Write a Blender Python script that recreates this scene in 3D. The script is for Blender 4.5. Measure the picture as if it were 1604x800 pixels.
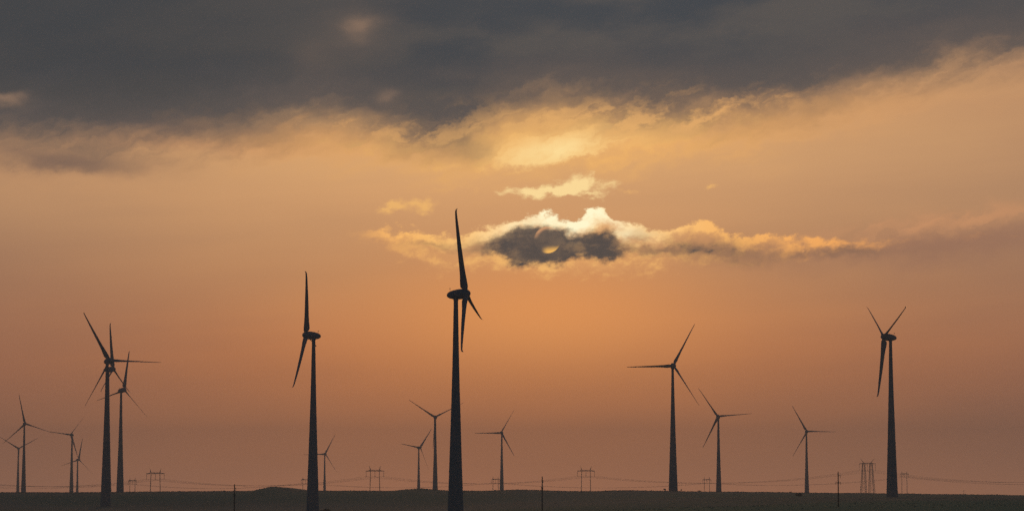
import bpy, bmesh, math, random
from mathutils import Vector, Matrix

random.seed(7)
scene = bpy.context.scene
for _o in list(bpy.data.objects):
    bpy.data.objects.remove(_o)
COL = scene.collection
R = math.radians

# ------------------------------------------------------------------ camera
# 100 mm lens on a 36 mm sensor, tilted up a little; eye at the origin's height, looking along +Y
FPX = 100.0 / 36.0 * 1604.0          # focal length in pixels of the 1604 x 800 photograph
PITCH = math.atan(370.0 / FPX)
cam_data = bpy.data.cameras.new('camera')
cam_data.lens = 100.0
cam_data.sensor_width = 36.0
cam_data.clip_start = 0.5
cam_data.clip_end = 60000.0
cam = bpy.data.objects.new('camera', cam_data)
COL.objects.link(cam)
cam.location = (0, 0, 0)
cam.rotation_euler = (math.pi / 2 + PITCH, 0, 0)
scene.camera = cam


def direction(X, Y):
    """World direction that the photograph's pixel (X, Y) looks along."""
    cx, cy = (X - 802.0) / FPX, (400.0 - Y) / FPX
    c, s = math.cos(PITCH), math.sin(PITCH)
    return Vector((cx, c - cy * s, s + cy * c))


def at(X, Y, dist):
    d = direction(X, Y)
    return d * (dist / d.y)


# ------------------------------------------------------------------ render settings, exposure
scene.view_settings.view_transform = 'Standard'
scene.view_settings.look = 'None'
scene.view_settings.gamma = 1.0
scene.view_settings.exposure = 0.0
scene.view_settings.use_curve_mapping = False
scene.render.engine = 'CYCLES'
scene.cycles.use_denoising = False
try:
    scene.cycles.denoiser = 'OPENIMAGEDENOISE'
except Exception:
    pass
scene.cycles.volume_bounces = 1
scene.cycles.max_bounces = 5

# ------------------------------------------------------------------ sun lamp (low, veiled by the cloud it stands behind)
SUN_PX = (857.6, 376.6)
sd = direction(*SUN_PX).normalized()
SUN_EL = math.asin(sd.z)
SUN_AZ = math.atan2(sd.x, sd.y)
sun_l = bpy.data.lights.new('sun', 'SUN')
sun_l.energy = 0.25
sun_l.angle = R(10)
sun_l.color = (1.0, 0.55, 0.25)
sun = bpy.data.objects.new('sun', sun_l)
COL.objects.link(sun)
sun.rotation_euler = (-sd).to_track_quat('-Z', 'Y').to_euler()
sun.location = (0, 0, 300)

# ------------------------------------------------------------------ world: sunset sky with clouds
world = bpy.data.worlds.new('World')
scene.world = world
world.use_nodes = True
WT = world.node_tree
for n in list(WT.nodes):
    WT.nodes.remove(n)
STRENGTH = 0.1


class N:
    """A scalar socket of the sky's node tree with arithmetic."""
    def __init__(s, sock): s.s = sock
    def _m(s, op, *o, clamp=False): return math_node(op, s, *o, clamp=clamp)
    def __add__(s, o): return s._m('ADD', o)
    __radd__ = __add__
    def __sub__(s, o): return s._m('SUBTRACT', o)
    def __rsub__(s, o): return math_node('SUBTRACT', o, s)
    def __mul__(s, o): return s._m('MULTIPLY', o)
    __rmul__ = __mul__
    def __truediv__(s, o): return s._m('DIVIDE', o)
    def __neg__(s): return s._m('MULTIPLY', -1.0)
    def exp(s): return s._m('EXPONENT')
    def sq(s): return math_node('MULTIPLY', s, s)
    def clamp(s): return math_node('ADD', s, 0.0, clamp=True)
    def max(s, o): return s._m('MAXIMUM', o)
    def min(s, o): return s._m('MINIMUM', o)
    def pow(s, o): return s._m('POWER', o)


def math_node(op, *args, clamp=False):
    n = WT.nodes.new('ShaderNodeMath')
    n.operation = op
    n.use_clamp = clamp
    for i, a in enumerate(args):
        if isinstance(a, N):
            WT.links.new(a.s, n.inputs[i])
        else:
            n.inputs[i].default_value = float(a)
    return N(n.outputs[0])


def smooth(v, lo, hi):
    n = WT.nodes.new('ShaderNodeMapRange')
    n.interpolation_type = 'SMOOTHSTEP'
    WT.links.new(v.s, n.inputs['Value'])
    n.inputs['From Min'].default_value = lo
    n.inputs['From Max'].default_value = hi
    return N(n.outputs['Result'])


def comb(x, y, z):
    n = WT.nodes.new('ShaderNodeCombineXYZ')
    for i, a in enumerate((x, y, z)):
        if isinstance(a, N):
            WT.links.new(a.s, n.inputs[i])
        else:
            n.inputs[i].default_value = float(a)
    return n.outputs[0]


def noise(vec, scale=1.0, detail=6.0, rough=0.55, lac=2.0, dist=0.0):
    n = WT.nodes.new('ShaderNodeTexNoise')
    WT.links.new(vec, n.inputs['Vector'])
    n.inputs['Scale'].default_value = scale
    n.inputs['Detail'].default_value = detail
    n.inputs['Roughness'].default_value = rough
    n.inputs['Lacunarity'].default_value = lac
    n.inputs['Distortion'].default_value = dist
    return N(n.outputs[0])


def curve(v, pts, lo, hi, x0=0.0, x1=1604.0):
    """Smooth curve through pts: bearing (in pixels of the photograph's scale) -> height."""
    n = WT.nodes.new('ShaderNodeFloatCurve')
    m = n.mapping
    m.extend = 'HORIZONTAL'
    c = m.curves[0]
    q = [((px - x0) / (x1 - x0), (py - lo) / (hi - lo)) for px, py in pts]
    c.points[0].location = q[0]
    c.points[1].location = q[-1]
    for p in q[1:-1]:
        c.points.new(*p)
    for p in c.points:
        p.handle_type = 'AUTO_CLAMPED'
    m.update()
    t = (v - x0) * (1.0 / (x1 - x0))
    WT.links.new(t.clamp().s, n.inputs['Value'])
    return N(n.outputs[0]) * (hi - lo) + lo


def mix(a, b, f):
    n = WT.nodes.new('ShaderNodeMix')
    n.data_type = 'RGBA'
    n.clamp_factor = True
    if isinstance(f, N):
        WT.links.new(f.s, n.inputs[0])
    else:
        n.inputs[0].default_value = f
    for k, v in ((6, a), (7, b)):
        if isinstance(v, (tuple, list)):
            n.inputs[k].default_value = (v[0], v[1], v[2], 1.0)
        else:
            WT.links.new(v, n.inputs[k])
    return n.outputs[2]


HAZE_DENSITY = 1.6e-4
HAZE_TOP, HAZE_FAR = 165.0, 7500.0
AIR = (0.085, 0.066, 0.051)          # what the haze itself adds, for a long path
LAYER_Y = 250.0


def lin(r, g, b, y=None):
    """Display colour 0..255 to the colour of the sky beyond the haze layer at height y, scaled for the background strength."""
    sin_el = max(1e-3, math.sin((770.0 - (LAYER_Y if y is None else y)) / FPX))
    T = math.exp(-HAZE_DENSITY * min(HAZE_FAR, HAZE_TOP / sin_el))

    def f(c, h):
        c /= 255.0
        c = c / 12.92 if c <= 0.04045 else ((c + 0.055) / 1.055) ** 2.4
        return max(0.0, c - (1 - T) * h) / T / STRENGTH
    return tuple(f(c, h) for c, h in zip((r, g, b), AIR))


def ramp(v, stops, lo, hi):
    n = WT.nodes.new('ShaderNodeValToRGB')
    cr = n.color_ramp
    cr.interpolation = 'B_SPLINE'
    t = (v - lo) * (1.0 / (hi - lo))
    WT.links.new(t.clamp().s, n.inputs[0])
    st = sorted(((p - lo) / (hi - lo), tuple(q * STRENGTH for q in lin(*c, y=p))) for p, c in stops)
    while len(cr.elements) > 1:
        cr.elements.remove(cr.elements[-1])
    for i, (p, c) in enumerate(st):
        e = cr.elements[0] if i == 0 else cr.elements.new(p)
        e.position = p
        e.color = (c[0], c[1], c[2], 1.0)
    vm = WT.nodes.new('ShaderNodeVectorMath')
    vm.operation = 'SCALE'
    WT.links.new(n.outputs[0], vm.inputs[0])
    vm.inputs['Scale'].default_value = 1.0 / STRENGTH
    return vm.outputs[0]


geo = WT.nodes.new('ShaderNodeTexCoord')
sep = WT.nodes.new('ShaderNodeSeparateXYZ')
WT.links.new(geo.outputs['Generated'], sep.inputs[0])
dx, dy, dz = (N(sep.outputs[i]) for i in range(3))
az = math_node('ARCTAN2', dx, dy)                    # bearing from the view's axis, radians
el = math_node('ARCSINE', dz.min(1.0).max(-1.0))     # elevation, radians
# bearing and elevation at the photograph's scale: px runs to the right, py downwards, horizon at 770
px = az * FPX + 802.0
py = 770.0 - el * FPX


def w2(k, sx, sy, seed):     # noise coordinate
    return comb(px * (1.0 / sx), py * (1.0 / sy), seed)


# -- the veiled sky between the clouds
near = ramp(py, [(770, (152, 107, 82)), (725, (147, 103, 77)), (660, (154, 105, 76)), (600, (171, 113, 76)), (540, (186, 122, 80)),
                 (480, (187, 131, 89)), (430, (188, 137, 95)), (370, (198, 149, 104)), (300, (210, 160, 111)),
                 (240, (214, 168, 116)), (150, (214, 166, 112)), (60, (190, 148, 108))], 0, 800)
far = ramp(py, [(770, (142, 104, 82)), (700, (131, 97, 77)), (620, (138, 98, 76)), (560, (150, 105, 79)),
                (480, (158, 114, 86)), (400, (158, 120, 93)), (320, (172, 134, 102)), (240, (184, 141, 105)),
                (150, (188, 143, 105)), (60, (170, 132, 105))], 0, 800)
dusk = ramp(py, [(770, (66, 70, 80)), (300, (54, 64, 76)), (0, (50, 59, 70))], -200, 800)
big = noise(w2(1, 620.0, 200.0, 3.1), 1.0, 3.0, 0.5)
band = noise(comb(px * (1.0 / 900.0), py * (1.0 / 60.0) + px * 0.0012, 14.0), 1.0, 4.0, 0.55)
g_side = (-((px - 735.0) * (1.0 / 640.0)).sq()).exp()
sky = mix(far, near, g_side + (big - 0.5) * 0.9 + (band - 0.5) * 0.45)
glow = (-(((px - 850.0) * (1.0 / 260.0)).sq() + ((py - 500.0) * (1.0 / 85.0)).sq())).exp()
sky = mix(sky, lin(217, 146, 87, 500), glow * 0.85)
aside = (-((px - 860.0) * (1.0 / 2600.0)).sq()).exp()
sky = mix(dusk, sky, aside)
# the Nishita sky behind the veil
nish = WT.nodes.new('ShaderNodeTexSky')
nish.sky_type = 'NISHITA'
nish.sun_disc = False
nish.sun_elevation = SUN_EL
nish.sun_rotation = SUN_AZ
nish.air_density = 1.5
nish.dust_density = 6.0
nish.ozone_density = 1.0
nt = WT.nodes.new('ShaderNodeMix')
nt.data_type = 'RGBA'
nt.blend_type = 'MULTIPLY'
nt.inputs[0].default_value = 1.0
WT.links.new(nish.outputs[0], nt.inputs[6])
nt.inputs[7].default_value = (0.9, 0.55, 0.3, 1.0)
sky = mix(sky, nt.outputs[2], 0.02)

# -- warped coordinates for ragged cloud edges
wa = noise(w2(1, 150.0, 75.0, 11.0), 1.0, 3.0, 0.55)
wb = noise(w2(1, 150.0, 75.0, 27.0), 1.0, 3.0, 0.55)
fa = noise(w2(1, 46.0, 34.0, 5.0), 1.0, 6.0, 0.62)
fb = noise(w2(1, 46.0, 34.0, 41.0), 1.0, 6.0, 0.62)
xs = px + (wa - 0.5) * 70.0 + (fa - 0.5) * 40.0
ys = py + (wb - 0.5) * 46.0 + (fb - 0.5) * 30.0
xf = px + (wa - 0.5) * 22.0 + (fa - 0.5) * 62.0
yf = py + (wb - 0.5) * 12.0 + (fb - 0.5) * 48.0
# wisps drawn out along the wind
wisp = noise(comb((xf * 0.94 - yf * 0.34) * (1.0 / 120.0), (yf * 0.94 + xf * 0.34) * (1.0 / 30.0), 8.0), 1.0, 6.0, 0.58)
puff = noise(comb((px + (wa - 0.5) * 40.0) * (1.0 / 58.0), (py + (wb - 0.5) * 30.0) * (1.0 / 36.0), 17.0), 1.0, 7.0, 0.62, dist=0.25)
fil = noise(comb((px + (fa - 0.5) * 16.0) * (1.0 / 26.0) - py * 0.012, (py + (fb - 0.5) * 14.0) * (1.0 / 17.0) + px * 0.014, 71.0), 1.0, 5.0, 0.6)
soft = noise(w2(1, 300.0, 90.0, 63.0), 1.0, 4.0, 0.48)

dist2 = ((px - 870.0) * (1.0 / 330.0)).sq() + ((py - 350.0) * (1.0 / 200.0)).sq()
near_sun = (-dist2).exp()


def blob(cx, cy, sx, sy, x=None, y=None, slope=0.0):
    x = xs if x is None else x
    y = ys if y is None else y
    u = (x - cx) * (1.0 / sx)
    v = (y - cy - (x - cx) * slope if slope else y - cy) * (1.0 / sy)
    return (-(u.sq() + v.sq())).exp()


# -- dim streaks low on the left, faint glow on the right
streak = blob(95, 256, 135, 17, slope=0.08) * 0.95 + blob(330, 206, 150, 14, slope=-0.03) * 0.35
sky = mix(sky, lin(206, 150, 106), blob(330, 232, 260, 15, slope=0.03) * 0.6)
sky = mix(sky, lin(150, 111, 92), (blob(1490, 388, 270, 26, slope=-0.09) * 0.65).clamp())
sky = mix(sky, lin(202, 146, 104), (blob(1470, 354, 200, 15, xf, yf, slope=-0.13) * smooth(wisp, 0.32, 0.58) * 0.9).clamp())
sky = mix(sky, lin(218, 164, 112), (blob(1450, 112, 260, 30, slope=-0.19) * (0.35 + soft * 0.7)).clamp())

# -- lit cloud under the dark deck
lsoft = blob(880, 205, 230, 44) * 0.95 + blob(1150, 200, 230, 32, slope=-0.17) * 1.05 + blob(560, 228, 250, 24, slope=0.06) * 1.1
streaky = smooth(wisp * 0.65 + fil * 0.2 + puff * 0.2, 0.38, 0.66)
sky = mix(sky, mix(lin(224, 162, 102), lin(240, 182, 108), near_sun), (lsoft * (0.40 + streaky * 0.8)).clamp())
lit = (blob(868, 236, 92, 22, xf, yf, slope=-0.16) * 1.0 + blob(780, 226, 70, 24, xf, yf) * 0.6 + blob(930, 200, 110, 20, xf, yf, slope=-0.1) * 0.55
       + blob(1070, 204, 110, 24, xf, yf, slope=-0.15) * 0.6 + blob(600, 232, 120, 14, xf, yf, slope=0.05) * 0.45)
lit_m = smooth(lit * 1.35 + (puff - 0.5) * 1.5 + (wisp - 0.5) * 2.0 + (fil - 0.5) * 1.2, 0.20, 0.90) * smooth(lit, 0.04, 0.25)
lit_c = mix(lin(244, 186, 110), lin(255, 224, 156), (-(((px - 868.0) * (1.0 / 95.0)).sq() + ((py - 236.0 + (px - 868.0) * 0.16) * (1.0 / 26.0)).sq())).exp())
sky = mix(sky, lit_c, lit_m * 0.95)

# -- small bright puffs
p1 = blob(848, 301, 66, 9, xf, yf) * 0.85 + blob(908, 290, 42, 17, xf, yf) * 1.0
p1m = smooth(p1 + (puff - 0.5) * 1.3 + (fil - 0.5) * 1.4, 0.25, 0.95) * smooth(p1, 0.04, 0.2)
sky = mix(sky, lin(255, 222, 156), p1m * 0.92)
p2 = (blob(615, 325, 22, 12, xf, yf) + blob(662, 322, 24, 12, xf, yf) * 0.9 + blob(690, 262, 30, 12, xf, yf) * 0.5
      + blob(1119, 298, 10, 7, xf, yf) * 0.7 + blob(740, 300, 22, 9, xf, yf) * 0.4 + blob(990, 302, 26, 6, xf, yf) * 0.5)
sky = mix(sky, lin(246, 188, 110), smooth(p2 + (puff - 0.5) * 1.2 + (fil - 0.5) * 1.2, 0.22, 1.0) * smooth(p2, 0.04, 0.2) * 0.72)

# -- the cloud in front of the sun
LAYER_Y = 385.0
top = curve(xf, [(520, 366), (560, 358), (600, 357), (650, 362), (700, 370), (740, 363), (780, 349), (812, 338), (850, 333), (880, 339),
                 (904, 343), (918, 334), (937, 325), (962, 341), (990, 351), (1030, 355), (1072, 350), (1100, 348), (1132, 360),
                 (1165, 371), (1210, 369), (1260, 372), (1310, 378), (1380, 378), (1460, 372)], 300, 450)
bot = curve(xf, [(520, 366), (560, 378), (600, 398), (650, 414), (700, 427), (760, 424), (850, 428), (950, 432), (1020, 424), (1100, 416),
                 (1180, 411), (1270, 404), (1310, 396), (1380, 392), (1460, 378)], 300, 450)
tex = smooth(puff * 0.5 + wisp * 0.2 + fil * 0.45, 0.49, 0.67)
cm = smooth(yf - top + (puff - 0.5) * 26.0 + (fil - 0.5) * 26.0, -2.0, 9.0) * smooth(bot - yf + (puff - 0.5) * 40.0 + (fil - 0.5) * 24.0, -8.0, 18.0)
cm = cm * smooth(px, 530.0, 640.0) * (1.0 - smooth(px, 1230.0, 1470.0) * 0.9)
rim = (-((yf - top - 6.0) * (1.0 / 14.0)).sq()).exp()
crown = (-((yf - top - 9.0) * (1.0 / 19.0)).sq()).exp()
sunward = (-(((px - 893.0) * (1.0 / 105.0)).sq())).exp()
c_low = mix(lin(182, 128, 93), lin(228, 166, 103), near_sun)
c_mid = mix(lin(238, 162, 92), lin(252, 196, 116), near_sun)
ccol = mix(c_low, c_mid, (rim * 0.75 + tex * 0.75 - 0.15).clamp())
ccol = mix(ccol, lin(255, 244, 202), (crown * sunward * (0.95 + (tex - 0.5) * 0.35) * 1.15).clamp())
sky = mix(sky, ccol, (cm * (0.48 + tex * 0.4 + rim * 0.35 + sunward * 0.4)).clamp())

# dark, thick heart of the cloud
ctop = curve(xf, [(720, 388), (760, 378), (785, 366), (815, 357), (845, 353), (875, 358), (905, 364), (925, 362), (945, 360), (970, 372), (995, 384), (1030, 392)], 300, 450)
cbot = curve(xf, [(720, 390), (755, 394), (780, 402), (815, 415), (850, 416), (885, 412), (915, 404), (950, 407), (980, 401), (1030, 394)], 300, 450)
yc = py + (yf - py) * 0.8 + (puff - 0.5) * 22.0 + (fil - 0.5) * 24.0
core = smooth(yc - ctop, -5.0, 11.0) * smooth(cbot - yc, -7.0, 9.0) * smooth(xf, 725.0, 785.0) * (1.0 - smooth(xf, 955.0, 1015.0))
calm = (-((px - 850.0) * (1.0 / 95.0)).sq()).exp()
core = core * (1.0 - smooth(puff * 0.6 + fil * 0.4, 0.46, 0.62) * (1.0 - calm) * 0.45)
core2 = blob(1132, 396, 80, 15, px + (xf - px) * 0.6, py + (yf - py) * 0.6, slope=0.06) * (0.5 + smooth(wisp * 0.4 + puff * 0.6, 0.45, 0.60) * 0.7) + blob(760, 386, 62, 9, xf, yf) * 0.35 + blob(1000, 374, 40, 15, xf, yf) * smooth(puff, 0.46, 0.60) * 0.3 + blob(1290, 398, 110, 10, xf, yf) * smooth(wisp, 0.38, 0.58) * 0.4 + blob(1030, 393, 70, 7, xf, yf) * 0.45 + blob(690, 392, 60, 8, xf, yf, slope=0.12) * smooth(wisp, 0.42, 0.60) * 0.35
# -- the sun's disc, seen only where the cloud thins
rr = (((px - 857.6).sq() + (py - 376.6).sq()).pow(0.5))
disc = 1.0 - smooth(rr, 19.8, 21.6)
sky = mix(sky, mix(lin(80, 75, 72), lin(98, 86, 78), tex), core * 0.97)
sky = mix(sky, lin(88, 80, 77), core2 * 0.95)
low = smooth(py + (fa - 0.5) * 10.0, 383.0, 394.0)
slot = smooth(px, 847.0, 860.0) * low
arc_r = ((px - 862.0).sq() + (py - 380.5).sq()).pow(0.5)
arc = smooth(arc_r, 19.0, 24.5) * (1.0 - smooth(py, 368.0, 377.0)) * (0.35 + smooth(fb, 0.40, 0.60) * 0.65)
sky = mix(sky, lin(136, 112, 92), disc * 0.10)
sky = mix(sky, lin(252, 190, 98), disc * slot * 0.92)
sky = mix(sky, lin(216, 158, 112), disc * arc * 0.75)

LAYER_Y = 110.0
# -- the dark deck above, going on overhead and all round
edge = curve(xs, [(0, 224), (140, 228), (260, 222), (340, 210), (430, 198), (520, 194), (610, 200), (680, 216), (720, 218), (760, 202),
                  (810, 174), (900, 166), (1010, 174), (1100, 176), (1180, 170), (1260, 156), (1330, 136), (1430, 114), (1604, 88)], 0, 300)
d = edge - ys + (soft - 0.5) * 40.0 + (wisp - 0.5) * 80.0 + (fil - 0.5) * 16.0 + 25.0
deck = smooth(d, -40.0, 60.0)
holes = (blob(566, 48, 22, 15) * 0.36 + blob(560, 50, 60, 40) * 0.10 + blob(606, 155, 22, 12) * 0.3 + blob(10, 170, 26, 9) * 0.5 + blob(490, 95, 40, 30) * 0.08)
warm = smooth(d + (soft - 0.5) * 120.0, 20.0, 150.0)
deck_c = mix(lin(94, 86, 82), mix(lin(66, 71, 76), lin(86, 83, 81), smooth(soft + (wisp - 0.5) * 0.3, 0.36, 0.66)), warm)
deck_c = mix(deck_c, lin(65, 67, 69), (1.0 - smooth(px, 150.0, 1000.0)) * warm * 0.75)
deck_c = mix(deck_c, lin(50, 57, 66, -600), smooth(-py, 0.0, 1500.0))
rimc = mix(lin(206, 152, 106), lin(240, 180, 106), (-((px - 870.0) * (1.0 / 420.0)).sq()).exp())
sky = mix(sky, rimc, (-((d + 14.0) * (1.0 / 36.0)).sq()).exp() * (0.35 + streaky * 0.4) * (0.35 + 0.65 * (-((px - 850.0) * (1.0 / 480.0)).sq()).exp()))
sky = mix(sky, deck_c, deck * 0.98)
gold = (blob(905, 192, 190, 34, slope=-0.06) + blob(1150, 178, 170, 26, slope=-0.16) * 0.9 + blob(560, 208, 190, 20, slope=0.06) * 0.8) * smooth(wisp * 0.75 + fil * 0.25, 0.46, 0.60)
sky = mix(sky, mix(lin(222, 164, 106, 200), lin(244, 188, 112, 200), near_sun), (gold * 0.72).clamp())
sky = mix(sky, lin(166, 132, 106), holes.clamp())
sky = mix(sky, lin(122, 99, 86, 258), (streak * (0.45 + soft * 0.9)).clamp())

bg = WT.nodes.new('ShaderNodeBackground')
bg.inputs['Strength'].default_value = STRENGTH
WT.links.new(sky, bg.inputs['Color'])
wo = WT.nodes.new('ShaderNodeOutputWorld')
WT.links.new(bg.outputs[0], wo.inputs['Surface'])
world.cycles.sampling_method = 'MANUAL'
world.cycles.sample_map_resolution = 1024
#GEOMETRY
# ================================================================== helpers for meshes
def material(name, color, rough=0.6, vary=0.0, scale=1.0, metallic=0.0):
    m = bpy.data.materials.new(name)
    m.use_nodes = True
    nt = m.node_tree
    b = nt.nodes['Principled BSDF']
    b.inputs['Roughness'].default_value = rough
    b.inputs['Metallic'].default_value = metallic
    if 'Specular IOR Level' in b.inputs:
        b.inputs['Specular IOR Level'].default_value = 0.25
    tc = nt.nodes.new('ShaderNodeTexCoord')
    nz = nt.nodes.new('ShaderNodeTexNoise')
    nz.inputs['Scale'].default_value = scale
    nz.inputs['Detail'].default_value = 4.0
    nt.links.new(tc.outputs['Object'], nz.inputs['Vector'])
    mx = nt.nodes.new('ShaderNodeMix')
    mx.data_type = 'RGBA'
    mx.inputs[6].default_value = tuple(c * (1 - vary) for c in color) + (1,)
    mx.inputs[7].default_value = tuple(min(1, c * (1 + vary)) for c in color) + (1,)
    nt.links.new(nz.outputs[0], mx.inputs[0])
    nt.links.new(mx.outputs[2], b.inputs['Base Color'])
    return m


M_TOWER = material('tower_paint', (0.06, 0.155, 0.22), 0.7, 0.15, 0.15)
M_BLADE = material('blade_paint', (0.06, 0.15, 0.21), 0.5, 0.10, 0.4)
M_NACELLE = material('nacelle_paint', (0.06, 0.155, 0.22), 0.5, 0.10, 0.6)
M_STEEL = material('galvanised_steel', (0.22, 0.21, 0.20), 0.6, 0.2, 1.5)
M_WIRE = material('aluminium_cable', (0.20, 0.19, 0.18), 0.6, 0.1, 1.0)
M_GLASS = material('insulator_glass', (0.12, 0.14, 0.13), 0.3, 0.1, 2.0)
M_WOOD = material('weathered_pole', (0.055, 0.05, 0.045), 0.85, 0.3, 2.0)
M_BARK = material('bark', (0.05, 0.04, 0.03), 0.9, 0.3, 3.0)
M_LEAF = material('shrub_leaf', (0.035, 0.05, 0.025), 0.8, 0.4, 2.0)
M_DRY = material('dry_grass', (0.19, 0.20, 0.15), 0.9, 0.35, 0.05)


class MB:
    """Collects shapes for one mesh."""
    def __init__(s): s.v, s.f = [], []

    def add(s, vs, fs):
        k = len(s.v)
        s.v += [tuple(v) for v in vs]
        s.f += [tuple(i + k for i in f) for f in fs]
        return s

    def tube(s, a, b, ra, rb=None, n=6, caps=True):
        a, b = Vector(a), Vector(b)
        rb = ra if rb is None else rb
        d = (b - a).normalized()
        u = d.orthogonal().normalized()
        w = d.cross(u)
        vs = []
        for p, r in ((a, ra), (b, rb)):
            for i in range(n):
                t = 2 * math.pi * i / n + math.pi / n
                vs.append(p + (u * math.cos(t) + w * math.sin(t)) * r)
        fs = [(i, (i + 1) % n, n + (i + 1) % n, n + i) for i in range(n)]
        if caps:
            fs += [tuple(range(n - 1, -1, -1)), tuple(range(n, 2 * n))]
        return s.add(vs, fs)

    def lathe(s, prof, n=24, axis='Z', closed=True):
        """prof: (radius, height) pairs, bottom to top."""
        vs, fs = [], []
        for r, z in prof:
            for i in range(n):
                t = 2 * math.pi * i / n
                c, q = r * math.cos(t), r * math.sin(t)
                vs.append((c, q, z) if axis == 'Z' else (z, c, q))
        m = len(prof)
        for j in range(m - 1):
            for i in range(n):
                a, b = j * n + i, j * n + (i + 1) % n
                fs.append((a, b, b + n, a + n))
        if closed:
            fs += [tuple(range(n - 1, -1, -1)), tuple(range((m - 1) * n, m * n))]
        return s.add(vs, fs)

    def mesh(s, name, smooth_angle=None):
        me = bpy.data.meshes.new(name)
        me.from_pydata(s.v, [], s.f)
        me.validate()
        bm = bmesh.new()
        bm.from_mesh(me)
        bmesh.ops.recalc_face_normals(bm, faces=bm.faces)
        bm.to_mesh(me)
        bm.free()
        if smooth_angle is not None:
            me.polygons.foreach_set('use_smooth', [True] * len(me.polygons))
            try:
                me.set_sharp_from_angle(angle=R(smooth_angle))
            except Exception:
                pass
        return me


def link(name, me, mat, parent=None, matrix=None):
    if me is not None and mat is not None and not me.materials:
        me.materials.append(mat)
    o = bpy.data.objects.new(name, me)
    COL.objects.link(o)
    if parent is not None:
        o.parent = parent
    if matrix is not None:
        o.matrix_local = matrix
    return o


def tag(o, label, category, group=None):
    o['label'] = label
    o['category'] = category
    if group:
        o['group'] = group
    return o


def sstep(t):
    t = max(0.0, min(1.0, t))
    return t * t * (3 - 2 * t)


def interp(x, pts):
    if x <= pts[0][0]:
        return pts[0][1]
    for (a, p), (b, q) in zip(pts, pts[1:]):
        if x <= b:
            t = (x - a) / (b - a)
            t = t * t * (3 - 2 * t) * 0.5 + t * 0.5
            return p + (q - p) * t
    return pts[-1][1]


# ================================================================== wind turbines: where they stand
HUB_H = 108.0      # hub height
TILT = R(5)        # rotor tilt
OVERHANG = 4.9     # hub ahead of the tower's axis
# hub seen at (X, Y), distance, direction the rotor faces (0 = at the viewer), blade angle, label
TURBINES = [
    (39.4, 663.1, 3869, 21.8, 101.8, 'hazy grey turbine at far left, taller of two overlapping towers near the edge'),
    (29.5, 701.9, 5319, 19.1, 28.7, 'pale hazy turbine with two blades raised like a Y, leftmost of all'),
    (110.7, 680.2, 4719, -19.1, 52.3, 'hazy grey turbine whose left blade points at the far left turbine'),
    (123.7, 719.1, 5446, 40.0, 77.0, 'smallest faint turbine, low beside a taller hazy tower on the left'),
    (171.8, 564.5, 2127, 29.5, 119.3, 'dark turbine at left with one blade stretched level to the right'),
    (177.6, 577.8, 2520, 76.5, 91.2, 'dark turbine hidden behind another tower at left, one blade straight up'),
    (194.9, 610.3, 2898, 49.9, 77.2, 'mid-size dark turbine just right of the two overlapping dark towers at left'),
    (478.9, 524.6, 1722, -96.1, 66.4, 'dark turbine seen edge-on, rotor on left side, left of centre'),
    (730.0, 459.6, 1346, 81.3, 105.5, 'nearest and tallest dark turbine, its upper blade crossing the sunlit cloud'),
    (509.6, 710.4, 5242, 16.9, 62.1, 'tiny faint turbine just right of the edge-on dark tower'),
    (658.6, 700.4, 4906, 38.1, 51.5, 'small faint turbine standing behind the low rise left of centre'),
    (681.5, 652.8, 3678, -2.1, 26.6, 'hazy turbine with two raised blades directly left of the tallest tower'),
    (785.0, 677.3, 4305, -11.1, 60.5, 'hazy turbine right of the tallest tower, one blade level to the left'),
    (1055.0, 572.2, 2456, 5.9, 62.0, 'dark turbine right of centre with one blade stretched level to the left'),
    (1124.4, 651.8, 3359, -10.8, 4.4, 'grey turbine right of centre with one blade level to the right'),
    (1264.0, 675.1, 4005, 3.5, 119.0, 'small hazy turbine alone between the right-hand dark turbine and the grey one'),
    (1384.3, 527.2, 1931, -75.3, 26.3, 'dark turbine at far right with its two upper blades in a V'),
]
PLACES = []
for X, Y, D, psi, th, lab in TURBINES:
    P = at(X, Y, D)
    ps = R(psi)
    a = Vector((math.sin(ps) * math.cos(TILT), -math.cos(ps) * math.cos(TILT), math.sin(TILT)))
    B = P - a * OVERHANG
    PLACES.append((Vector((B.x, B.y, B.z - HUB_H)), ps - math.pi / 2, R(th), lab))

# ================================================================== ground
RIDGE_Y = 2400.0
RIDGE = [(-900, 770), (0, 770.6), (190, 770.2), (260, 769.0), (380, 768.6), (404, 768.2), (415, 765.2), (430, 761.6), (446, 763.6), (466, 767.9),
         (520, 768.2), (618, 768), (640, 766.0), (658, 764.6), (676, 766.0), (702, 768.1), (760, 768), (790, 767.1), (812, 766.3), (836, 767.1),
         (862, 768.2), (900, 768.7), (938, 768.6), (956, 767.6), (985, 767.5), (1012, 768.1), (1050, 768.6), (1100, 769.2), (1130, 769.6),
         (1200, 770.4), (1290, 771.5), (1340, 772), (1400, 772.5), (1500, 774), (1604, 775.4), (2600, 778)]
LEFT = [(-9000, -30), (-2500, -14), (-300, -2.6), (0, -1.7), (60, -2.2), (200, -5.5), (450, -10.5), (1008, -9.2), (1346, -14.6), (1722, -13.8), (2127, -10.8), (2400, -7)]
RIGHT = [(-9000, -30), (-2500, -14), (-300, -2.6), (0, -1.7), (60, -2.2), (200, -4.5), (450, -7.5), (750, -6.4), (1008, -4.8), (1500, -4.3), (1931, -3.6), (2400, -2.6)]
FAR = [(2400, 0), (2700, -5), (3300, -15), (4000, -20), (5000, -32), (6000, -42), (9000, -50), (13000, -55)]


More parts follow.
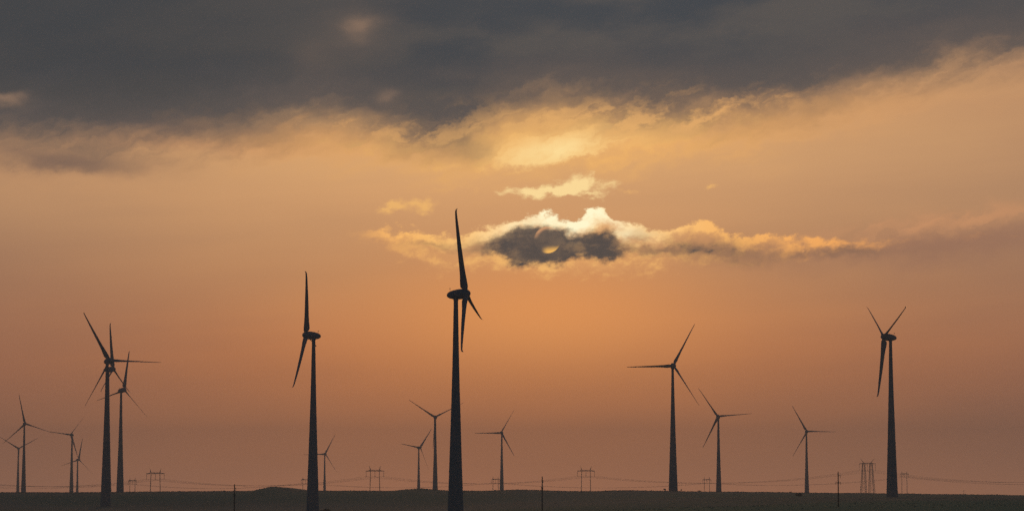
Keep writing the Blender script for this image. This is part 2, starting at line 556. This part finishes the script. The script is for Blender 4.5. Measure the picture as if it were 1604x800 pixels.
def ground_base(x, y):
    if y < RIDGE_Y + 60:
        s = sstep((x + 160.0) / 330.0)
        v = interp(y, LEFT) * (1 - s) + interp(y, RIGHT) * s
    zr = (770.0 - interp(802.0 + FPX * x / RIDGE_Y, RIDGE)) * RIDGE_Y / FPX
    if y <= RIDGE_Y:
        t = sstep((y - 1980.0) / 420.0)
        z = v * (1 - t) + zr * t
    else:
        t = sstep((y - RIDGE_Y) / 900.0)
        z = zr * (1 - t) + interp(y, FAR) * t
    return z


FIX = [(p.x, p.y, p.z - ground_base(p.x, p.y)) for p, _, _, _ in PLACES]


def ground_z(x, y):
    z = ground_base(x, y)
    if y > 900:
        num = den = 0.0
        for fx, fy, r in FIX:
            sg = 110.0 if fy < 2300 else 170.0
            if abs(fy - 2470) < 60:
                sg = 40.0
            q = ((x - fx) ** 2 + (y - fy) ** 2) / (sg * sg)
            if q < 16:
                w = math.exp(-q)
                num += w * r
                den = max(den, w) if den else w
                den = den if den > w else w
        if den:
            tot = sum(math.exp(-((x - fx) ** 2 + (y - fy) ** 2) / ((110.0 if fy < 2300 else 170.0) ** 2)) for fx, fy, r in FIX)
            z += num / max(1.0, tot)
    z += 0.10 * math.sin(x * 0.071 + y * 0.013) + 0.07 * math.sin(x * 0.163 - y * 0.041 + 1.3) + 0.05 * math.sin(x * 0.41 + y * 0.09)
    return z


def axis(lo, hi, dense_lo, dense_hi, step, growth=1.16):
    out = []
    v = dense_lo
    while v <= dense_hi:
        out.append(v)
        v += step
    d = step
    v = dense_lo
    while v > lo:
        d *= growth
        v -= d
        out.insert(0, max(v, lo))
    d = step
    v = out[-1]
    while v < hi:
        d *= growth
        v += d
        out.append(min(v, hi))
    return out


GX = axis(-7500, 7500, -520, 520, 5.0)
GY = axis(-2500, 7350, 600, 2640, 14.0, 1.10)
gv = [(x, y, ground_z(x, y)) for y in GY for x in GX]
nx = len(GX)
gf = [(j * nx + i, j * nx + i + 1, (j + 1) * nx + i + 1, (j + 1) * nx + i) for j in range(len(GY) - 1) for i in range(nx - 1)]
gm = bpy.data.meshes.new('ground')
gm.from_pydata(gv, [], gf)
gm.polygons.foreach_set('use_smooth', [True] * len(gm.polygons))

gmat = bpy.data.materials.new('field_ground')
gmat.use_nodes = True
GT = gmat.node_tree
gb = GT.nodes['Principled BSDF']
gb.inputs['Roughness'].default_value = 0.95
if 'Specular IOR Level' in gb.inputs:
    gb.inputs['Specular IOR Level'].default_value = 0.05


def gnode(t, **kw):
    n = GT.nodes.new(t)
    for k, v in kw.items():
        setattr(n, k, v)
    return n


def gmath(op, a, b=0.0, clamp=False):
    n = gnode('ShaderNodeMath', operation=op, use_clamp=clamp)
    for i, q in enumerate((a, b)):
        if isinstance(q, (int, float)):
            n.inputs[i].default_value = q
        else:
            GT.links.new(q, n.inputs[i])
    return n.outputs[0]


def gnoise(sx, sy, det, ro, off=0.0):
    mp = gnode('ShaderNodeMapping')
    GT.links.new(gtc.outputs['Object'], mp.inputs['Vector'])
    mp.inputs['Scale'].default_value = (sx, sy, 0.0)
    mp.inputs['Location'].default_value = (off, off, off)
    n = gnode('ShaderNodeTexNoise')
    n.inputs['Scale'].default_value = 1.0
    n.inputs['Detail'].default_value = det
    n.inputs['Roughness'].default_value = ro
    GT.links.new(mp.outputs[0], n.inputs['Vector'])
    return n.outputs[0]


def gmix(a, b, f):
    n = gnode('ShaderNodeMix', data_type='RGBA')
    GT.links.new(f, n.inputs[0])
    for k, q in ((6, a), (7, b)):
        if isinstance(q, tuple):
            n.inputs[k].default_value = q + (1,)
        else:
            GT.links.new(q, n.inputs[k])
    return n.outputs[2]


gtc = gnode('ShaderNodeTexCoord')
gsp = gnode('ShaderNodeSeparateXYZ')
GT.links.new(gtc.outputs['Object'], gsp.inputs[0])
g1 = gnoise(1 / 90.0, 1 / 260.0, 5, 0.6)
g2 = gnoise(1 / 9.0, 1 / 40.0, 5, 0.65, 4.0)
g3 = gnoise(1 / 400.0, 1 / 330.0, 2, 0.5, 9.0)
c = gmix((0.19, 0.23, 0.18), (0.33, 0.31, 0.25), gmath('MULTIPLY', gmath('SUBTRACT', g1, 0.36), 3.6, True))
c = gmix(c, (0.165, 0.26, 0.18), gmath('MULTIPLY', gmath('SUBTRACT', g3, 0.46), 6.0, True))
# the young green crop on the near slope, to the right
gx, gy = gsp.outputs[0], gsp.outputs[1]
bound = gmath('SUBTRACT', gmath('ADD', gmath('MULTIPLY', gx, 1.6), 1180.0), gy)
wob = gmath('MULTIPLY', gmath('SUBTRACT', g1, 0.5), 240.0)
c = gmix(c, (0.100, 0.280, 0.190), gmath('MULTIPLY', gmath('ADD', bound, wob), 1 / 140.0, True))
c = gmix(c, (0.125, 0.165, 0.130), gmath('MULTIPLY', gmath('SUBTRACT', g2, 0.52), 2.0, True))
GT.links.new(c, gb.inputs['Base Color'])
gm.materials.append(gmat)
ground = bpy.data.objects.new('ground', gm)
COL.objects.link(ground)
ground['kind'] = 'structure'

# a farm track along the slope, 4 mm above it
tv, tf = [], []
TRK = [(-40 + 12 * i, 1985 - 10.5 * i + 40 * math.sin(i * 0.11)) for i in range(56)]
for i, (x, y) in enumerate(TRK):
    x2, y2 = TRK[min(i + 1, len(TRK) - 1)]
    x1, y1 = TRK[max(i - 1, 0)]
    t = Vector((x2 - x1, y2 - y1, 0)).normalized()
    n_ = Vector((-t.y, t.x, 0)) * (9.0 + 2.0 * math.sin(i * 0.7))
    for k in range(5):
        q = Vector((x, y, 0)) + n_ * (k / 2.0 - 1.0)
        tv.append((q.x, q.y, ground_z(q.x, q.y) + 0.06))
    if i:
        for k in range(4):
            tf.append(((i - 1) * 5 + k, (i - 1) * 5 + k + 1, i * 5 + k + 1, i * 5 + k))
tm = bpy.data.meshes.new('farm_track')
tm.from_pydata(tv, [], tf)
tm.materials.append(material('bare_soil', (0.30, 0.25, 0.19), 0.95, 0.35, 0.08))
track = bpy.data.objects.new('farm_track', tm)
COL.objects.link(track)
track['kind'] = 'structure'

# ================================================================== wind turbines: shapes
TOWER_PROFILE = [(3.95, -4.0), (3.93, 0.0), (3.72, 6.0), (3.33, 18.0), (2.92, 30.0), (2.55, 42.0), (2.22, 53.0), (1.90, 64.0), (1.64, 74.0),
                 (1.42, 84.0), (1.24, 94.0), (1.08, 102.0), (1.04, 105.4)]
prof = []
for i, (r, z) in enumerate(TOWER_PROFILE):
    prof.append((r, z))
    if 1 < i < len(TOWER_PROFILE) - 1:       # joint between tower sections: a shallow groove
        prof += [(r - 0.03, z + 0.02), (r - 0.03, z + 0.14), (r, z + 0.16)]
me_tower = MB().lathe(prof, 40).mesh('tower', 40)
# yaw ring under the nacelle, door and steps at the foot
me_door = MB().add(*(lambda b: (b[0], b[1]))((
    [(x, y, z) for x in (-0.55, 0.55) for y in (-0.12, 0.12) for z in (0.0, 2.3)],
    [(0, 1, 3, 2), (4, 6, 7, 5), (0, 4, 5, 1), (2, 3, 7, 6), (0, 2, 6, 4), (1, 5, 7, 3)]))).mesh('door')

# nacelle: the rear two thirds of an egg, blunt towards the rotor (axis along +X, hub at OVERHANG)
me_nacelle = MB().lathe([(0.05, -4.45), (0.62, -4.3), (1.12, -3.85), (1.55, -3.1), (1.90, -2.1), (2.18, -0.9), (2.36, 0.5), (2.45, 1.8), (2.46, 2.7), (2.44, 3.05)], 32, 'X').mesh('nacelle', 50)
me_collar = MB().lathe([(1.06, -3.2), (1.16, -2.9), (1.30, -2.0), (1.42, -1.2)], 28).mesh('yaw_collar', 40)
me_spinner = MB().lathe([(2.38, 3.13), (2.42, 3.4), (2.38, 4.1), (2.22, 4.9), (1.92, 5.7), (1.50, 6.3), (0.98, 6.78), (0.45, 7.02), (0.05, 7.08)], 32, 'X').mesh('spinner', 50)
mv = MB().tube((-2.6, 0, 1.6), (-2.6, 0, 3.3), 0.07)
mv.tube((-2.6, -0.55, 2.9), (-2.6, 0.55, 2.9), 0.05)
mv.tube((-2.6, -0.5, 2.9), (-2.6, -0.5, 3.35), 0.09).tube((-2.6, 0.5, 2.9), (-2.6, 0.5, 3.3), 0.05)
mv.tube((-3.0, 0.5, 3.25), (-2.3, 0.5, 3.25), 0.06)
me_vane = mv.mesh('wind_vane')

# blade: along +Z, feathered, so the chord runs along the rotor's axis (leading edge +X)
STATIONS = [  # radius, chord, leading edge fraction, thickness ratio, twist, x offset
    (1.7, 2.0, 0.50, 1.00, 0, 0), (2.3, 2.1, 0.50, 0.95, 0, 0), (2.7, 3.0, 0.42, 0.62, 4, 0), (3.4, 3.9, 0.37, 0.46, 8, 0), (4.6, 4.05, 0.36, 0.40, 10, 0),
    (6.5, 3.75, 0.36, 0.36, 10, 0), (9.0, 3.2, 0.36, 0.31, 9, 0), (12.5, 2.65, 0.35, 0.27, 7, 0), (17.0, 2.2, 0.34, 0.24, 5, 0.02), (22.0, 1.85, 0.33, 0.21, 3, 0.05),
    (27.0, 1.55, 0.32, 0.19, 2, 0.1), (32.0, 1.25, 0.32, 0.18, 1, 0.16), (36.5, 0.98, 0.31, 0.17, 0, 0.24), (39.0, 0.80, 0.30, 0.16, 0, 0.34),
    (40.2, 0.68, 0.30, 0.15, 0, 0.52), (40.75, 0.52, 0.30, 0.15, 0, 0.85), (41.0, 0.30, 0.30, 0.15, 0, 1.15)]
NP = 16
PITCHED = 27.0     # blades not quite feathered
bv, bf = [], []
for r, ch, le, tr, tw, xo in STATIONS:
    ch *= 1.0 + 0.18 * sstep((r - 8.0) / 14.0)
    for i in range(NP):
        t = 2 * math.pi * i / NP
        u = 0.5 - 0.5 * math.cos(t)
        k = 1.0 if tr > 0.9 else (1.0 - 0.55 * u if tr < 0.6 else 1.0 - 0.3 * u)
        yy = 0.5 * ch * tr * math.sin(t) * k
        xx = ch * (le - u)
        ct, st_ = math.cos(R(tw + PITCHED)), math.sin(R(tw + PITCHED))
        bv.append((xx * ct - yy * st_ + xo, xx * st_ + yy * ct, r))
for j in range(len(STATIONS) - 1):
    for i in range(NP):
        a_, b_ = j * NP + i, j * NP + (i + 1) % NP
        bf.append((a_, b_, b_ + NP, a_ + NP))
bf += [tuple(range(NP - 1, -1, -1)), tuple(range((len(STATIONS) - 1) * NP, len(STATIONS) * NP))]
me_blade = MB().add(bv, bf).mesh('blade', 50)

for p, yaw, th, lab in PLACES:
    t = tag(link('wind_turbine', None, None), lab, 'wind turbine', 'wind turbines across the plain')
    t.location = p
    t.rotation_euler = (0, 0, yaw)
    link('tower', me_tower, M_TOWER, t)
    link('door', me_door, M_STEEL, t, Matrix.Rotation(R(100), 4, 'Z') @ Matrix.Translation((0, -3.86, 1.0)))
    head = Matrix.Translation((0, 0, HUB_H)) @ Matrix.Rotation(-TILT, 4, 'Y')
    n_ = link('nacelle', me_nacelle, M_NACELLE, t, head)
    link('wind_vane', me_vane, M_STEEL, n_)
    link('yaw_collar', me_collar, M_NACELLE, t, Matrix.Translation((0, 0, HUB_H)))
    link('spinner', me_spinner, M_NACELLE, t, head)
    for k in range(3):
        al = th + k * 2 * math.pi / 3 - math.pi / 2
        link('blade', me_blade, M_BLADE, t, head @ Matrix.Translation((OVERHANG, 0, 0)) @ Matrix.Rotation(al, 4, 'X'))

# ================================================================== power line pylons
def portal_meshes(h, arm, gap, spread, horn, horn_lean, ins, leg_r, kind):
    """Portal pylon: h = crossarm height, arm = half crossarm, gap/spread = half leg spacing at top/foot."""
    out = {}
    m = MB()
    m.tube((spread, 0, -3), (gap, 0, h + 0.4), leg_r, leg_r * 0.72, 8)
    out['leg'] = m.mesh('pylon_leg', 40)
    m = MB()
    d = 1.1 if kind != 'small' else 0.8
    w = 0.19
    n = 12
    xs_ = [-arm + 2 * arm * i / n for i in range(n + 1)]

    def hz(x):
        return d * max(0.12, min(1.0, (arm - abs(x)) / (arm - gap + 0.01)))
    for sy in (-0.45, 0.45):
        for a_, b_ in zip(xs_, xs_[1:]):
            m.tube((a_, sy, h), (b_, sy, h), w, n=4)
            m.tube((a_, sy, h + hz(a_)), (b_, sy, h + hz(b_)), w, n=4)
            m.tube((a_, sy, h), (b_, sy, h + hz(b_)), w * 0.6, n=4)
    for a_ in xs_:
        m.tube((a_, -0.45, h), (a_, 0.45, h), w * 0.6, n=4)
    out['crossarm'] = m.mesh('crossarm')
    m = MB()
    b = 0.35
    for q in ((-b, -b), (b, -b), (b, b), (-b, b)):
        m.tube((gap + q[0], q[1], h + d * 0.9), (gap + horn_lean, 0, h + d + horn), 0.14, 0.10, 4)
    m.tube((gap + horn_lean - 0.1, 0, h + d + horn), (gap + horn_lean + 0.9 * (1 if horn_lean else 0) + 0.1, 0, h + d + horn + 0.15), 0.10, n=4)
    out['horn'] = m.mesh('earth_wire_peak')
    m = MB()
    m.tube((0, 0, -ins), (0, 0, 0), 0.14, n=6)
    for i in range(8):
        z = -0.6 - (ins - 1.4) * i / 7.0
        m.tube((0, 0, z), (0, 0, z + 0.16), 0.24, n=8)
    m.tube((-0.45, 0, -ins), (0.45, 0, -ins), 0.16, n=6)
    m.tube((0, 0, -ins - 0.4), (0, 0, -ins + 0.5), 0.24, n=6)
    out['insulator'] = m.mesh('insulator')
    return out


def lattice_leg(h, gap, spread, top_w, foot_w):
    m = MB()
    n = 9
    lv = []
    for i in range(n + 1):
        t = (i / n) ** 0.85
        c_ = spread + (gap - spread) * t
        w = foot_w + (top_w - foot_w) * t
        z = -3 + (h + 3.6) * t
        lv.append([Vector((c_ + sx * w / 2, sy * w / 2, z)) for sx, sy in ((-1, -1), (1, -1), (1, 1), (-1, 1))])
    for a_, b_ in zip(lv, lv[1:]):
        for k in range(4):
            m.tube(a_[k], b_[k], 0.26, n=4)
            m.tube(a_[k], b_[(k + 1) % 4], 0.08, n=4)
            m.tube(a_[(k + 1) % 4], b_[k], 0.08, n=4)
            m.tube(b_[k], b_[(k + 1) % 4], 0.08, n=4)
    return m.mesh('lattice_leg')


def hanging(name, pos, yaw, arms, parts, label, group, mats_leg=None, has_ins=True):
    t = tag(link(name, None, None), label, 'pylon', group)
    t.location = pos
    t.rotation_euler = (0, 0, yaw)
    flip = Matrix.Scale(-1, 4, Vector((1, 0, 0)))
    for sx in (1, -1):
        mm = Matrix.Identity(4) if sx > 0 else Matrix.Rotation(math.pi, 4, 'Z')
        link('leg', parts['leg'], M_STEEL, t, mm)
        link('earth_wire_peak', parts['horn'], M_STEEL, t, mm)
    link('crossarm', parts['crossarm'], M_STEEL, t)
    for x, z in arms:
        link('insulator', parts['insulator'], M_GLASS, t, Matrix.Translation((x, 0, z)))
    return t


def attach(pos, yaw, x, z):
    return Vector(pos) + Matrix.Rotation(yaw, 3, 'Z') @ Vector((x, 0, z))


def cable_mesh(points, sag, r):
    m = MB()
    path = []
    for (a_, b_), s_ in zip(zip(points, points[1:]), sag):
        n = 14
        for i in range(n + (1 if b_ is points[-1] else 0)):
            t = i / n
            q = a_.lerp(b_, t)
            q.z -= 4 * s_ * t * (1 - t)
            path.append(q)
    for a_, b_ in zip(path, path[1:]):
        m.tube(a_, b_, r, n=4, caps=False)
    return m.mesh('cable')


# main row: crossarm seen at these places (X of the middle, Y of the crossarm, distance)
ROW = [(-88, 741.5, 2900, 'out'), (243.5, 741.3, 2960, 'pole'), (587.3, 737.3, 3080, 'pole'), (917.8, 737.3, 3300, 'pole'),
       (1358.6, 725.8, 3560, 'lattice'), (1790, 733, 3800, 'out')]
YAW = R(-24)
LAB = ['', 'faint portal pylon with two posts, right of the dark towers at left', 'hazy portal pylon with two posts between the edge-on turbine and the tallest one',
       'hazy portal pylon with two posts midway between two turbines right of centre', 'double lattice pylon with splayed horns left of the right-hand dark turbine', '']
row_att, row_earth = [], []
for (X, Y, D, kind), lab in zip(ROW, LAB):
    p = at(X, Y, D)
    gz = ground_z(p.x, p.y)
    h = p.z - gz
    arm, gap = (10.9, 5.3) if kind != 'lattice' else (10.6, 4.7)
    ins = 5.6 if kind != 'lattice' else 8.0
    if kind == 'out':
        lab = 'portal pylon standing beyond the edge of the view'
    parts = portal_meshes(h, arm, gap, gap + (1.0 if kind != 'lattice' else 0), 4.0 if kind != 'lattice' else 5.2, 1.3 if kind != 'lattice' else 3.9, ins, 0.42, kind)
    if kind == 'lattice':
        parts['leg'] = lattice_leg(h, 4.7, 5.6, 2.7, 8.6)
        h0 = h
    pos = (p.x, p.y, gz)
    arms = [(-arm + 0.3, h), (0, h), (arm - 0.3, h)]
    if kind != 'out':
        hanging('pylon', pos, YAW, arms, parts, lab, 'pylons of the nearer overhead line')
    row_att.append([attach(pos, YAW, x, z - ins) for x, z in arms])
    row_earth.append([attach(pos, YAW, sx * (gap + (1.3 if kind != 'lattice' else 3.9)), h + 1.1 + 4.0) for sx in (-1, 1)])
SAG = [7.5, 8.5, 8.5, 12.0, 14.0]
for k in range(3):
    c_ = link('power_cable', cable_mesh([q[k] for q in row_att], SAG, 0.07), M_WIRE)
    tag(c_, 'thin sagging cable of the overhead line strung between the two-post pylons', 'cable', 'conductors of the nearer overhead line')

# second row, farther and smaller
ROW2 = [(-130, 751, 4000), (207.5, 752.5, 3900), (478.5, 751, 3950), (776.3, 750.5, 4050), (1107.3, 751, 4100), (1416.5, 741.8, 4250), (1760, 748, 4300)]
LAB2 = ['', 'tiny faint twin-post pylon left of the left-hand portal pylon', 'tiny faint pylon half hidden behind the edge-on dark tower',
        'tiny faint twin-post pylon just left of the hazy turbine right of centre', 'tiny faint twin-post pylon just left of the grey turbine tower',
        'faint twin-post pylon just right of the right-hand dark tower', '']
att2 = []
for (X, Y, D), lab in zip(ROW2, LAB2):
    p = at(X, Y, D)
    gz = ground_z(p.x, p.y)
    h = p.z - gz
    parts = portal_meshes(h, 6.4, 3.7, 4.0, 3.4, 0.0, 4.6, 0.42, 'small')
    pos = (p.x, p.y, gz)
    arms = [(-6.1, h), (0, h), (6.1, h)]
    if lab:
        hanging('pylon', pos, R(-12), arms, parts, lab, 'pylons of the farther overhead line')
    att2.append([attach(pos, R(-12), x, z - 4.6) for x, z in arms])
SAG2 = [6.0, 6.5, 6.5, 7.0, 7.0, 8.0]
for k in range(3):
    c_ = link('power_cable', cable_mesh([q[k] for q in att2], SAG2, 0.055), M_WIRE)
    tag(c_, 'very faint lower cable of the farther overhead line just above the horizon', 'cable', 'conductors of the farther overhead line')

# ================================================================== poles on the near slope
POLES = [(367.3, 757.5, 1010, 'slim dark pole below the mound, left of the edge-on turbine'),
         (849.3, 745.5, 1008, 'slim dark pole in the middle of the field, right of the tallest tower'),
         (1312.8, 737.8, 1006, 'slim dark pole with crossarms left of the lattice pylon')]
m = MB().lathe([(0.24, -1.5), (0.23, 0), (0.20, 6.0), (0.17, 11.9), (0.05, 12.05)], 10)
me_pole = m.mesh('post', 40)
me_arm = MB().tube((-0.95, 0, 0), (0.95, 0, 0), 0.07, n=6).tube((-0.6, 0, 0), (0, 0, -0.7), 0.04, n=4).tube((0.6, 0, 0), (0, 0, -0.7), 0.04, n=4).mesh('crossarm')
me_side = MB().tube((0, 0, 0), (0.85, 0, 0), 0.07, n=6).tube((0.5, 0, 0), (0, 0, -0.5), 0.04, n=4).mesh('bracket')
mi = MB().tube((0, 0, -1.0), (0, 0, 0), 0.05, n=6)
for i in range(4):
    mi.tube((0, 0, -0.25 - 0.2 * i), (0, 0, -0.15 - 0.2 * i), 0.11, n=8)
me_ins = mi.mesh('insulator')
for i, (X, Y, D, lab) in enumerate(POLES):
    p = at(X, Y, D)
    gz = ground_z(p.x, p.y)
    t = tag(link('utility_pole', None, None), lab, 'pole', 'poles standing in the near field')
    t.location = (p.x, p.y, gz)
    k = (p.z - gz) / 12.05
    H = p.z - gz
    link('post', me_pole, M_WOOD, t, Matrix.Diagonal((1, 1, k, 1)))
    yaw = Matrix.Rotation(R((62, 70, 18)[i]), 4, 'Z')
    link('bracket', me_side, M_STEEL, t, Matrix.Translation((0, 0, H - 1.3)) @ yaw)
    link('insulator', me_ins, M_GLASS, t, Matrix.Translation((0, 0, H - 1.3)) @ yaw @ Matrix.Translation((0.82, 0, 0)))
    link('crossarm', me_arm, M_STEEL, t, Matrix.Translation((0, 0, H - 3.7)) @ yaw)
    for sx in (-0.9, 0.9):
        link('insulator', me_ins, M_GLASS, t, Matrix.Translation((0, 0, H - 3.7)) @ yaw @ Matrix.Translation((sx, 0, 0)))
# a lone marker post on the crest at the far right
p = at(1509.4, 767.4, 2330)
gz = ground_z(p.x, p.y)
t = tag(link('marker_post', None, None), 'tiny thin post on the horizon near the right edge', 'post')
t.location = (p.x, p.y, gz)
link('post', MB().tube((0, 0, -0.5), (0, 0, p.z - gz), 0.13, 0.10, 8).mesh('post', 40), M_WOOD, t)
link('crossbar', MB().tube((-0.7, 0, p.z - gz - 0.35), (0.7, 0, p.z - gz - 0.35), 0.07, n=6).mesh('crossbar'), M_WOOD, t)

# ================================================================== shrubs
def shrub(X, D, w, h, label, seed, n=420):
    rnd = random.Random(seed)
    x = (X - 802.0) / FPX * D
    gz = ground_z(x, D)
    t = tag(link('shrub', None, None), label, 'shrub', 'shrubs on the plain')
    t.location = (x, D, gz)
    m = MB()
    tips = []
    for i in range(6):
        a_ = rnd.uniform(0, 6.28)
        e = Vector((math.cos(a_) * w * 0.3 * rnd.random(), math.sin(a_) * w * 0.3 * rnd.random(), h * rnd.uniform(0.5, 0.8)))
        m.tube((rnd.uniform(-.1, .1), rnd.uniform(-.1, .1), -0.2), e, 0.07, 0.03, 5)
        tips.append(e)
    link('stem', m.mesh('stem'), M_BARK, t)
    m = MB()
    lobes = [(Vector((rnd.uniform(-.32, .32) * w, rnd.uniform(-.32, .32) * w, h * rnd.uniform(0.35, 0.72))), rnd.uniform(0.16, 0.30)) for _ in range(9)]
    for i in range(n):
        c_, r_ = rnd.choice(lobes)
        d_ = Vector((rnd.gauss(0, 1), rnd.gauss(0, 1), rnd.gauss(0, 1))).normalized() * (rnd.random() ** 0.4)
        q = c_ + Vector((d_.x * w * r_, d_.y * w * r_, d_.z * h * r_))
        if q.z < 0.05:
            q.z = 0.05
        s_ = 0.05 * (w + h) * rnd.uniform(0.5, 1.1)
        u = Vector((rnd.gauss(0, 1), rnd.gauss(0, 1), rnd.gauss(0, 1))).normalized() * s_
        v_ = u.orthogonal().normalized() * s_ * 0.7
        m.add([q - u, q + v_ * 0.8, q + u, q - v_], [(0, 1, 2, 3)])
    link('foliage', m.mesh('foliage'), M_LEAF, t)


shrub(1040.3, 2396, 2.2, 2.6, 'small round shrub on the horizon left of a dark tower base', 1)
shrub(1065.8, 2398, 1.5, 2.1, 'tiny upright shrub on the horizon right of a dark tower base', 2)
shrub(1094.5, 2397, 3.4, 1.2, 'low spreading shrub on the horizon, second right of the dark tower base', 3)
shrub(1236.5, 2390, 3.0, 0.9, 'low shrub on the horizon left of the small lone hazy turbine', 4)
shrub(1250.0, 2010, 5.2, 3.0, 'dark shrub on the slope just below the small lone hazy turbine', 5, 700)
shrub(512.0, 1700, 7.5, 3.6, 'dark shrub at the foot of the edge-on turbine, bottom of the view', 6, 800)

# ================================================================== dry grass on the crest and the slopes (uncountable)
rnd = random.Random(3)
m = MB()
for i in range(15000):
    if i < 9000:
        y = RIDGE_Y + rnd.gauss(-25, 45)
        h = rnd.uniform(0.10, 0.34) * (1.7 if rnd.random() < 0.08 else 1.0)
    else:
        y = rnd.uniform(950, 2380)
        h = rnd.uniform(0.10, 0.26)
    x = rnd.uniform(-0.19, 0.19) * y
    z = ground_z(x, y)
    w = h * rnd.uniform(0.8, 2.2)
    a_ = rnd.uniform(0, 3.14)
    cx_, cy_ = math.cos(a_) * w, math.sin(a_) * w
    j = rnd.uniform(-0.3, 0.3)
    m.add([(x - cx_, y - cy_, z - 0.05), (x + cx_, y + cy_, z - 0.05), (x + cx_ * (0.4 + j), y + cy_ * (0.4 + j), z + h), (x - cx_ * (0.5 - j), y - cy_ * (0.5 - j), z + h * 0.8),
           (x - cy_, y + cx_, z - 0.05), (x + cy_, y - cx_, z - 0.05), (x + cy_ * 0.3, y - cx_ * 0.3, z + h * 0.9)], [(0, 1, 2, 3), (4, 5, 6)])
gr = bpy.data.meshes.new('dry_grass')
gr.from_pydata(m.v, [], m.f)
gr.materials.append(M_DRY)
go = bpy.data.objects.new('dry_grass', gr)
COL.objects.link(go)
go['kind'] = 'stuff'
go['label'] = 'short dry grass and scrub along the crest and the slopes'
go['category'] = 'grass'

# ================================================================== haze: the dusty air of the evening
hv = [(x, y, z) for x in (-7700, 7700) for y in (-2700, HAZE_FAR) for z in (-60.0, HAZE_TOP)]
hf = [(0, 1, 3, 2), (4, 6, 7, 5), (0, 4, 5, 1), (2, 3, 7, 6), (0, 2, 6, 4), (1, 5, 7, 3)]
hm = bpy.data.meshes.new('haze')
hm.from_pydata(hv, [], hf)
hmat = bpy.data.materials.new('haze')
hmat.use_nodes = True
HT = hmat.node_tree
for n in list(HT.nodes):
    HT.nodes.remove(n)
pv = HT.nodes.new('ShaderNodeVolumePrincipled')
pv.inputs['Color'].default_value = (0.86, 0.86, 0.88, 1)
pv.inputs['Density'].default_value = HAZE_DENSITY
pv.inputs['Anisotropy'].default_value = 0.35
ho = HT.nodes.new('ShaderNodeOutputMaterial')
HT.links.new(pv.outputs[0], ho.inputs['Volume'])
hm.materials.append(hmat)
hz_o = bpy.data.objects.new('haze', hm)
COL.objects.link(hz_o)
hz_o['kind'] = 'stuff'
hz_o['label'] = 'warm dusty evening haze lying over the whole plain'
hz_o['category'] = 'haze'
